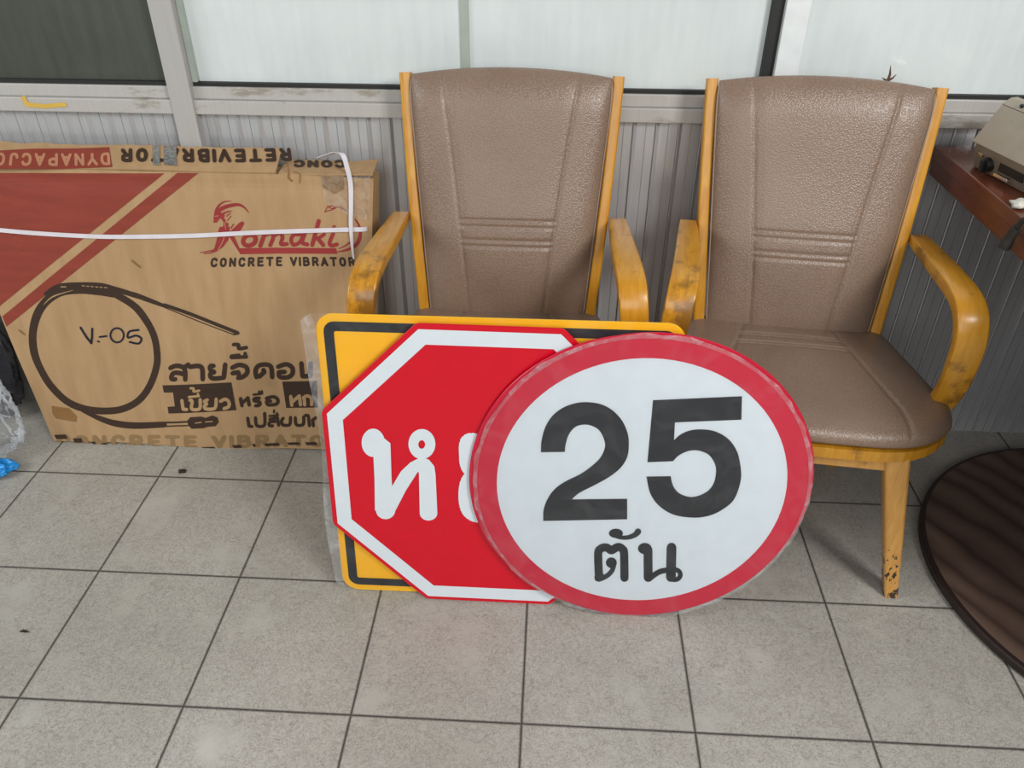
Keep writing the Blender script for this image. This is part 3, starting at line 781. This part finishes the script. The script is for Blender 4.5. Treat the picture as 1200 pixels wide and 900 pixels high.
hz += stroke(c5([(330, 690), (420, 730), (500, 755), (600, 765), (740, 758)]), 7, ws=[3, 6, 7.4, 7.6, 7])
hz += stroke(c5([(740, 748), (800, 746), (860, 742)]), 2.2); hz += stroke(c5([(740, 768), (800, 764), (860, 762)]), 1.6)
hz += poly2([c5([(860, 735), (875, 718), (930, 715), (950, 722), (985, 710), (1010, 720), (1016, 745), (1000, 765), (960, 768), (940, 775), (880, 778), (862, 760)])])
decal('printed_hose', hz, bd, M['ink'], box, 9, face=BN)
hl = stroke(c5([(140, 155), (190, 112), (290, 80)]), 1.2, ws=[.4, 1.6, .4]) + stroke(c5([(900, 748), (930, 744)]), 1.2) + stroke(c5([(950, 742), (985, 740)]), 1.2)
for k in range(6): hl += stroke(c5([(335+k*22, 58+k*2.2), (346+k*22, 59.5+k*2.2)]), 1, False)
hl += stroke(c5([(230, 63), (255, 63)]), 1.2, False)
decal('hose_highlight', hl, bd2, M['cardink'], box, 9, face=BN)
# marker writing  V.-05
mk = stroke(c5([(324, 270), (352, 318), (376, 350), (380, 320), (382, 276)]), 2.5, False) + stroke(c5([(408, 340), (416, 343)]), 1.8, False) + stroke(c5([(418, 318), (452, 314)]), 2.2, False)
mk += stroke([c5([(505+33*math.cos(a), 310+36*math.sin(a))])[0] for a in [2*math.pi*k/16 for k in range(16)]], 2.1, True, True)
mk += stroke(c5([(612, 284), (566, 292), (560, 322), (600, 312), (626, 328), (612, 352), (568, 344)]), 2.4)
decal('marker_writing', mk, bd2, M['marker'], box, 9, face=BN)
# logo with the horned heads
lg = letters('CONCRETE VIBRATOR', [(247, 312.6), (417.5, 311.6), (416, 300.4), (248, 301.4)], .25, .34)
decal('printed_lettering', lg, bd, M['ink'], box, 9, face=BN)
LG = stroke([(292.4+7.2*math.cos(2*math.pi*k/14)+(-1.2)*math.sin(2*math.pi*k/14), 281.5+6.2*math.sin(2*math.pi*k/14)) for k in range(14)], 5.2, True, True)
LG += stroke([(305, 288), (308, 280), (310, 274)], 5, False) + stroke([(310, 276), (317, 273.6), (320, 278), (316.5, 287.5)], 4.6) + stroke([(320, 277), (327, 273.6), (331, 278), (329, 286), (336, 286)], 4.6)
LG += stroke([(355, 275.5), (345, 275), (341, 281), (344, 287), (351, 284), (355, 277)], 4.4) + stroke([(357, 274), (354, 284), (360, 286.5)], 4.8)
LG += stroke([(373.5, 259), (370, 272), (366, 287)], 5, False) + stroke([(380, 274.5), (372, 280)], 4, False) + stroke([(372, 279), (379, 287)], 4.6, False)
LG += stroke([(390.5, 274), (386.5, 284), (389, 287.5), (395, 286)], 4.6) + stroke([(391.8, 265.5), (391.4, 266.5)], 4, False)
LG += poly2([[(281, 260.5), (285, 259), (286.5, 262), (283, 268.5), (275, 277), (281, 290.6), (394, 290.4), (396, 297), (282, 297.6), (268, 275.5), (270, 271)]])
# left horned head, neck and claw
LG += stroke([(252.6, 256), (253.8, 246), (258, 239.5), (264, 236), (271.5, 235.6)], 2.4, ws=[3.6, 3, 2.4, 1.6, .6])
LG += stroke([(254.5, 251), (259, 245), (268, 241.2), (279, 239.6), (286, 242.6), (291.6, 249)], 4, ws=[4.6, 5, 4.6, 3.6, 2.2, .7])
LG += poly2([[(250.4, 260.5), (251.5, 254), (255, 249.5), (260, 249), (264, 252), (262.5, 256.5), (258, 255.6), (254.5, 260.6)]])
LG += stroke([(260, 254), (264, 260), (263, 267), (257, 272)], 3.2, ws=[3, 3.4, 4, 3]) + stroke([(262, 250), (268, 247.5), (272.5, 247)], 1.6, ws=[2.6, 1.8, .5]) + stroke([(266, 253), (270, 249.6)], 1.4, False) + stroke([(267, 258), (271, 253)], 1.2, False)
LG += stroke([(271, 267), (274, 262.6)], 1.6, False) + stroke([(265, 270), (267, 262)], 2.6, False)
LG += poly2([[(256, 271), (258, 265.5), (269, 265), (270, 274), (268, 281), (262, 289), (254, 294.4), (247, 296.6), (252, 290), (254, 282), (255.6, 276)]])
LG += stroke([(235, 295.6), (242, 294.4), (250, 293)], 1.4, ws=[.7, 1.3, 2]) + stroke([(240, 296.6), (248, 296)], 1.2, False)
# right horned head, mostly outline
LG += stroke([(380.5, 248.5), (383.5, 242.4), (390, 241), (394, 243.5), (389, 246), (384, 247), (380.5, 248.5)], 1, False) + stroke([(384, 242), (389, 244.4), (394, 242.6), (402, 244.6), (409, 249)], 1.3, ws=[1, 1.2, 1.2, 1, .8])
LG += stroke([(416, 256), (421, 264), (422.5, 274), (420, 283), (414, 289), (404, 293), (396, 294.5)], 3, ws=[1, 2.6, 4, 4.4, 4, 2.4, .8]) + stroke([(397, 291), (404, 288), (411, 283)], 1.6, ws=[.6, 1.6, 2.4])
decal('printed_emblem', LG, bd, M['logoink'], box, 9, face=BN)
nk = stroke([(256.5, 292), (260, 286), (263, 279), (263.4, 275)], .8, False) + stroke([(265, 268), (264, 262), (266.5, 256)], .8, False) + stroke([(252.8, 253), (256, 252.4)], .8, False)
decal('emblem_highlight', nk, bd2, M['cardink'], box, 9, face=BN)
# Thai lettering
def c3(pts): return [(160+x/5.295, 370+y/5.295) for x, y in pts]
def T3(w, *ps): 
    out = []
    for p in ps: out += stroke(c3(p), w, len(p) > 3, caps=True, seg=6)
    return out
tb = T3(5.5, [(214, 320), (248, 306), (288, 312), (306, 334), (308, 390)], [(304, 358), (258, 348), (228, 356), (222, 386), (246, 388)], [(298, 318), (326, 298)],
    [(336, 312), (385, 306), (412, 322), (416, 388)], [(482, 306), (462, 308), (464, 332), (486, 344), (464, 352), (466, 376), (492, 384), (546, 378)], [(546, 378), (554, 298)],
    [(598, 318), (640, 300), (684, 314), (690, 348), (664, 374), (634, 382)], [(600, 352), (634, 346), (644, 378)],
    [(746, 378), (742, 332), (764, 304), (808, 298), (838, 314), (844, 378)], [(790, 332), (796, 346), (764, 374)],
    [(882, 312), (930, 296), (968, 316), (970, 356), (940, 378), (892, 376), (886, 346)], [(886, 346), (922, 344)],
    [(1026, 290), (1032, 366)], [(1032, 372), (1080, 370), (1084, 288)])
tb += T3(4.4, [(592, 254), (686, 250)], [(678, 228), (680, 250)], [(592, 246), (640, 240)], [(606, 174), (636, 174), (640, 198), (686, 192)])
decal('thai_lettering', tb, bd, M['ink'], box, 9, face=BN)
for bxp in ([(165, 427), (592, 408), (622, 582), (203, 602), (197, 560), (243, 556), (232, 470), (174, 472)], [(906, 406), (1120, 400), (1126, 568), (928, 573)]):
    decal('printed_block', poly2([c3(bxp)]), bd, M['ink'], box, 9, face=BN)
tw = T3(4, [(288, 518), (296, 572), (318, 574)], [(338, 516), (352, 522), (350, 570), (398, 568), (402, 512)], [(446, 514), (428, 524), (442, 540), (428, 552), (438, 570), (492, 566), (500, 510)], [(526, 524), (556, 512), (578, 530), (576, 558), (548, 570)],
    [(958, 498), (964, 556)], [(968, 532), (1008, 498)], [(1012, 494), (1018, 552)], [(1044, 552), (1042, 518), (1038, 506), (1062, 494), (1086, 510), (1088, 550)])
tw += T3(2.8, [(332, 496), (394, 490)], [(388, 476), (390, 490)], [(342, 442), (362, 444), (362, 462), (396, 456)])
decal('thai_lettering', tw, bd2, M['cardink'], box, 9, face=BN)
tk = T3(4.2, [(648, 510), (656, 556)], [(660, 536), (690, 510)], [(692, 506), (700, 552)], [(762, 510), (734, 512), (732, 526), (762, 534), (764, 552), (740, 558)], [(806, 512), (846, 502), (872, 514), (876, 540), (852, 552), (816, 552), (808, 530), (832, 530)])
tk += T3(2.8, [(726, 488), (780, 482)], [(762, 468), (764, 484)], [(778, 466), (780, 482)])
tk += T3(3.8, [(690, 634), (698, 684), (716, 688)], [(738, 632), (746, 682), (792, 680), (794, 606)], [(826, 644), (872, 634), (880, 682)], [(862, 658), (826, 662), (822, 682), (842, 686)], [(908, 638), (898, 654), (906, 680), (948, 678), (954, 632)], [(984, 634), (990, 678), (1032, 676), (1036, 628)], [(1048, 618), (1066, 620), (1072, 684)], [(1096, 684), (1092, 648), (1112, 632)])
tk += T3(2.6, [(822, 624), (876, 618)], [(852, 588), (852, 602)], [(870, 606), (872, 618)])
decal('thai_lettering', tk, bd, M['ink'], box, 9, face=BN)
# faded lettering along the foot
decal('printed_lettering', letters('CONCRETE VIBRATOR', [(68, 527), (400, 524), (400, 510), (66, 509)], .26, .3), bd, M['faint'], box, 9, face=BN)
frag = [(64, 508.5, 80, 514), (86, 512.5, 98, 518), (108, 516.5, 114, 522), (119, 518, 127, 523), (134, 521, 150, 527), (155, 524, 162, 530), (168, 524, 178, 528.5), (184, 524, 202, 528.5), (215, 523.5, 221, 528), (236, 523, 253, 526), (272, 521, 284, 525), (295, 520, 300, 524), (309, 519.5, 328, 523), (336, 518.5, 352, 522), (357, 518, 372, 522)]
fg = []
for a, b, c, d in frag: fg += poly2([[(a, b+.6), (c-2, b), (c, d-.4), (a+2.5, d)]])
decal('printed_lettering', fg, bd2, M['ink'], box, 9, face=BN)
for sp in ([(61, 475), (82, 478), (91, 488), (90, 494), (66, 490), (62, 484)], [(376, 205), (402, 203), (403, 222), (392, 228), (378, 220)]):
    decal('tape_stain', poly2([sp]), bd, M['stain'], box, 9, face=BN)
for pts, w in (([(337, 192), (339, 200), (338, 208), (342, 212)], 2.2), ([(345, 201), (352, 204), (351, 214)], 1.2), ([(155, 305), (160, 309), (165, 313)], 2), ([(24, 386), (30, 391)], 2)):
    decal('torn_spot', stroke(pts, w, False), bd2, M['stain'], box, 9, face=BN)
# clear tape round the right corner, strapping
tp = split_tris(poly2([[(376, 204), (434, 206), (433, 258), (405, 250), (380, 236)]]), 4)
def tfn(x, y):
    X, hh = bpx(x, y); return bface(X, hh, .0022+.0022*noise.noise(Vector((X*70, hh*70, 2))))
decal('packing_tape', tp, tfn, M['tape'], box, face=BN, layered=False)
def ribbon(name, pts, w, mat, parent, wax):
    P = catmull(pts, 6); V = []; Fc = []; ws = interp(w if isinstance(w, list) else [w, w], len(P)); T = .0008
    for i, p in enumerate(P):
        t = (P[min(i+1, len(P)-1)]-P[max(i-1, 0)]).normalized(); a = Vector(wax); a = (a-t*a.dot(t)).normalized(); n = t.cross(a)
        if n.dot(Vector((0, -1, .4))) < 0: n = -n
        for q in (-1, 1):
            V += [p+a*q*ws[i]/2+n*T, p+a*q*ws[i]/2-n*T]
    for i in range(len(P)-1):
        b = 4*i; c = b+4
        Fc += [(b, b+2, c+2, c), (b+1, c+1, c+3, b+3), (b, c, c+1, b+1), (b+2, b+3, c+3, c+2)]
    o = link(name, V, Fc, mat, parent)
    bm = bmesh.new(); bm.from_mesh(o.data); bmesh.ops.recalc_face_normals(bm, faces=bm.faces[:]); bm.to_mesh(o.data); bm.free()
    return o
hs = []
for x, y in [(-20, 267), (40, 272), (110, 276), (160, 276.5), (230, 275), (300, 272), (360, 270), (410, 268.2), (427, 267.8)]:
    X, hh = bpx(x, y); hs.append(bface(X, hh, .0035))
e = hs[-1]; hs += [e+Vector((.008, .01, 0)), e+Vector((.009, .06, 0))]
e = bface(-.0775, .563, .0035); hs = [e+Vector((-.008, .06, -.004)), e+Vector((-.007, .010, -.001)), e]+hs
ribbon('strap', hs, .0095, M['strap'], box, (0, .15, 1))
vs = [on_plane(x, y, (0, yy, 0), (0, 1, 0)) for x, y, yy in [(372, 185.5, .85), (384, 181.5, .835), (394, 178.8, .82), (402, 182, .80)]]
for x, y, o_ in [(407.5, 196, .008), (411, 215, .005), (412, 240, .006), (412.3, 262, .008), (413.6, 285, .006), (415.5, 302, .004)]:
    X, hh = bpx(x, y); vs.append(bface(X, hh, o_))
ribbon('strap', vs, [.006, .007, .0085, .0095, .0098, .0098, .009, .0085, .006, .003], M['strap'], box, (1, 0, 0))

# ------------------------------------------------------------------ plastic bags left of the carton
def crumple(name, label, cat, c, r, amp, mat, seed, flat_z=0.003, sub=5, parent=None, freq=6):
    bm = bmesh.new(); bmesh.ops.create_icosphere(bm, subdivisions=sub, radius=1)
    for v in bm.verts:
        p = v.co.copy(); n1 = noise.noise(p*1.6+Vector((seed, 0, 0))); n2 = abs(noise.noise(p*freq*.5+Vector((0, seed, 0)))); n3 = abs(noise.noise(p*freq+Vector((0, 0, seed))))
        k = 1+amp*(n1*.8-n2*.7-n3*.35); v.co = Vector((c[0]+p.x*r[0]*k, c[1]+p.y*r[1]*k, max(flat_z, c[2]+p.z*r[2]*k)))
    me = bpy.data.meshes.new(name); bm.to_mesh(me); bm.free(); me.materials.append(mat)
    o = bpy.data.objects.new(name, me); COL.objects.link(o)
    for p in me.polygons: p.use_smooth = True
    if parent: o.parent = parent
    elif label: tag(o, label, cat)
    return o
crumple('plastic_bag', 'crumpled clear plastic bag on the floor left of the carton', 'bag', (-.125, .672, .105), (.078, .058, .130), .5, M['bagfilm'], 2.3)
crumple('plastic_bag', 'crumpled bright blue plastic bag on the floor at the left edge', 'bag', (-.105, .588, .022), (.062, .030, .026), .45, M['blue'], 5.1)
crumple('plastic_bag', 'black plastic bag beside the wall behind the crumpled clear bag', 'bag', (-.225, .80, .19), (.125, .05, .21), .35, M['darkbag'], 8.4)

# ------------------------------------------------------------------ desk, metal case, cable
desk = thing('desk', 'red-brown wooden desk at the right edge, against the ribbed wall', 'desk', (2.35, .45, 0))
def dl(mb): 
    for v in mb.v: v -= Vector((2.35, .45, 0))
    return mb
DX0, DX1, DY0, DY1 = 2.008, 3.0, -.12, .872
dl(MB().box(DX0, DX1, DY0, DY1, .724, .75, .003)).build('desk_top', M['table'], desk)
dl(MB().box(DX0+.004, DX0+.026, DY0+.02, DY1-.002, .690, .7238, .002)).build('apron', M['table'], desk)
dl(MB().box(DX0+.026, DX1-.02, DY0+.02, DY0+.04, .640, .7238, .002)).build('apron', M['table'], desk)
dl(MB().box(DX1-.06, DX1-.035, DY0+.08, DY1-.03, 0, .7238, .002)).build('light_block_side', M['table'], desk)  # unseen end panel, added to block light from the right
dl(MB().box(DX0+.26, DX1-.061, DY0+.042, DY0+.062, 0, .7238, .002)).build('light_block_front', M['table'], desk)  # unseen panel, added to keep frontal light from reaching under the desk
CZ = .7505
P0 = on_plane(1145, 198, (0, 0, CZ), (0, 0, 1)); P1 = on_plane(1200, 227, (0, 0, CZ), (0, 0, 1))
ex = (P1-P0).normalized(); ey = Vector((-ex.y, ex.x, 0))
if ey.y < 0: ey = -ey
case = thing('metal_case', 'small grey metal equipment case with sloping lid on the red-brown desk', 'case', P0, (0, 0, math.atan2(ex.y, ex.x)))
Lc, Dc = .24, .105
def prism(name, prof, x0, x1, mat, bev=.003):
    bm = bmesh.new(); a = [bm.verts.new((x0, y, z)) for y, z in prof]; b = [bm.verts.new((x1, y, z)) for y, z in prof]; n = len(prof)
    bm.faces.new(a); bm.faces.new(b[::-1])
    for i in range(n): bm.faces.new((a[i], b[i], b[(i+1) % n], a[(i+1) % n]))
    bmesh.ops.recalc_face_normals(bm, faces=bm.faces[:]); bmesh.ops.bevel(bm, geom=bm.edges[:], offset=bev, segments=2, profile=.5, affect='EDGES')
    me = bpy.data.meshes.new(name); bm.to_mesh(me); bm.free(); me.materials.append(mat); o = bpy.data.objects.new(name, me); COL.objects.link(o); o.parent = case; return o
prism('case_body', [(0, 0), (-.010, .036), (-.010, .045), (.030, .117), (.05, .119), (Dc, .119), (Dc, 0)], -.014, Lc, M['casefront'])
prism('lid', [(-.0125, .0465), (-.0155, .049), (.0215, .1155), (.0245, .112)], -.018, Lc+.004, M['case'], .0012)
prism('lid_hinge_strip', [(.0250, .1128), (.0215, .1165), (.036, .127), (.05, .128), (.05, .1195)], -.019, Lc+.005, M['case'], .0012)
def onfront(x, z): return Vector((x, -.012*z/.036, z))
kb = MB(); q = onfront(.034, .021); kb.tube([q, q+Vector((0, -.010, -.002))], [.0135, .0125], 10); kn = kb.build('knob', M['black'], case)
kb = MB(); q = onfront(.034, .021)+Vector((0, -.010, -.002)); kb.box(q.x-.003, q.x+.003, q.y-.008, q.y, q.z-.012, q.z+.012, .001); kb.build('knob_grip', M['black'], kn)
q = onfront(.012, .034); MB().box(.006, .018, q.y-.004, q.y+.002, .029, .035, .001).build('lamp_tab', M['chrome'], case)
q = onfront(.08, .024); MB().box(.062, .125, q.y-.002, q.y+.004, .018, .034, .001).build('display_slot', M['black'], case)
MB().box(.060, .098, q.y-.007, q.y+.004, .009, .015, .001).build('clasp', M['chrome'], case)
MB().tube([(.024, .030, .119), (.024, .026, .125)], .0035, 8).build('rivet', M['black'], case)
# white plug with dark cable on the desk edge
W0 = on_plane(1190, 238, (0, 0, .758), (0, 0, 1))
crumple('plug', 'small white plug lying on the desk corner in front of the metal case', 'plug', (W0.x+.006, W0.y-.004, .7585), (.018, .013, .0085), .4, M['whitep'], 3.3, .7505, 3)
cb = thing('cable_connector', 'dark cable connector hanging over the left side of the red-brown desk', 'connector', (2.0, .50, .75))
cl = [on_plane(x, y, (1.992, 0, 0), (1, 0, 0))-Vector((2.0, .50, .75)) for x, y in [(1177, 290), (1183, 279), (1192, 267), (1199, 258)]]
cl2 = [cl[-1], cl[-1]+Vector((.006, -.02, .012)), cl[-1]+Vector((.03, -.04, .012)), cl[-1]+Vector((.09, -.05, .0085)), cl[-1]+Vector((.2, -.04, .0085))]
MB().tube(catmull(cl[:3], 4), [.010]*4+[.0085]*4+[.008], 10).build('plug_body', M['cable'], cb, auto=True)
MB().tube(catmull([cl[2]]+cl2, 5), .0045, 8).build('cable', M['cable'], cb, True)

# ------------------------------------------------------------------ round wood-grained board on the floor
bx, by, br = 2.462, .385, .423
prf = [(0, 0.001), (br-.006, .001), (br, .006), (br, .018), (br-.006, .024), (br-.018, .0245), (0, .0245)]
def lathe(name, prof, mat, parent, n=120):
    V = []; Fc = []
    for r, z in prof[1:-1]:
        for k in range(n): V.append((r*math.cos(2*math.pi*k/n), r*math.sin(2*math.pi*k/n), z))
    m = len(prof)-2
    for j in range(m-1):
        for k in range(n): Fc.append((j*n+k, j*n+(k+1) % n, (j+1)*n+(k+1) % n, (j+1)*n+k))
    Fc.append(tuple(range(n))[::-1]); Fc.append(tuple((m-1)*n+k for k in range(n)))
    return link(name, V, Fc, mat, parent)
bo = thing('round_board', 'large round dark brown wood-grained board lying flat on the floor under the desk', 'board', (bx, by, 0), (0, 0, R(35)))
lathe('board_rim', [(0, 0), (br-.004, .001), (br, .005), (br, .018), (br-.002, .0225), (br-.009, .0235), (0, 0)], M['boardrim'], bo)
lathe('board_face', [(0, 0), (br-.0095, .0232), (br-.0095, .0242), (br-.013, .0248), (0, 0)], M['board'], bo)

# ------------------------------------------------------------------ small litter
tw_ = on_plane(1041, 92, (0, .815, 0), (0, 1, 0))
t_ = thing('dry_twig', 'tiny dry brown twig sticking up on top of the right armchair back', 'twig', tw_)
MB().tube([(0, 0, -.006), (.001, 0, .008), (-.002, 0, .024)], [.003, .0022, .0004], 6).build('stem', M['twig'], t_)
MB().tube([(-.012, 0, .001), (-.004, 0, -.003), (0, 0, -.004), (.008, 0, .001), (.013, 0, .008)], [.0006, .0022, .003, .002, .0005], 6).build('stem', M['twig'], t_)
p = on_plane(213, 552, (0, 0, .004), (0, 0, 1)); crumple('dirt_crumb', 'small dark crumb of dirt on the tile below the carton', 'crumb', (p.x, p.y, .003), (.011, .006, .005), .9, M['dirt'], 1.2, .0005, 3)
p = on_plane(28, 739, (0, 0, .004), (0, 0, 1)); crumple('dirt_crumb', 'tiny dark crumb on the floor tile near the left edge', 'crumb', (p.x, p.y, .002), (.009, .003, .003), .9, M['dirt'], 2.2, .0005, 3)
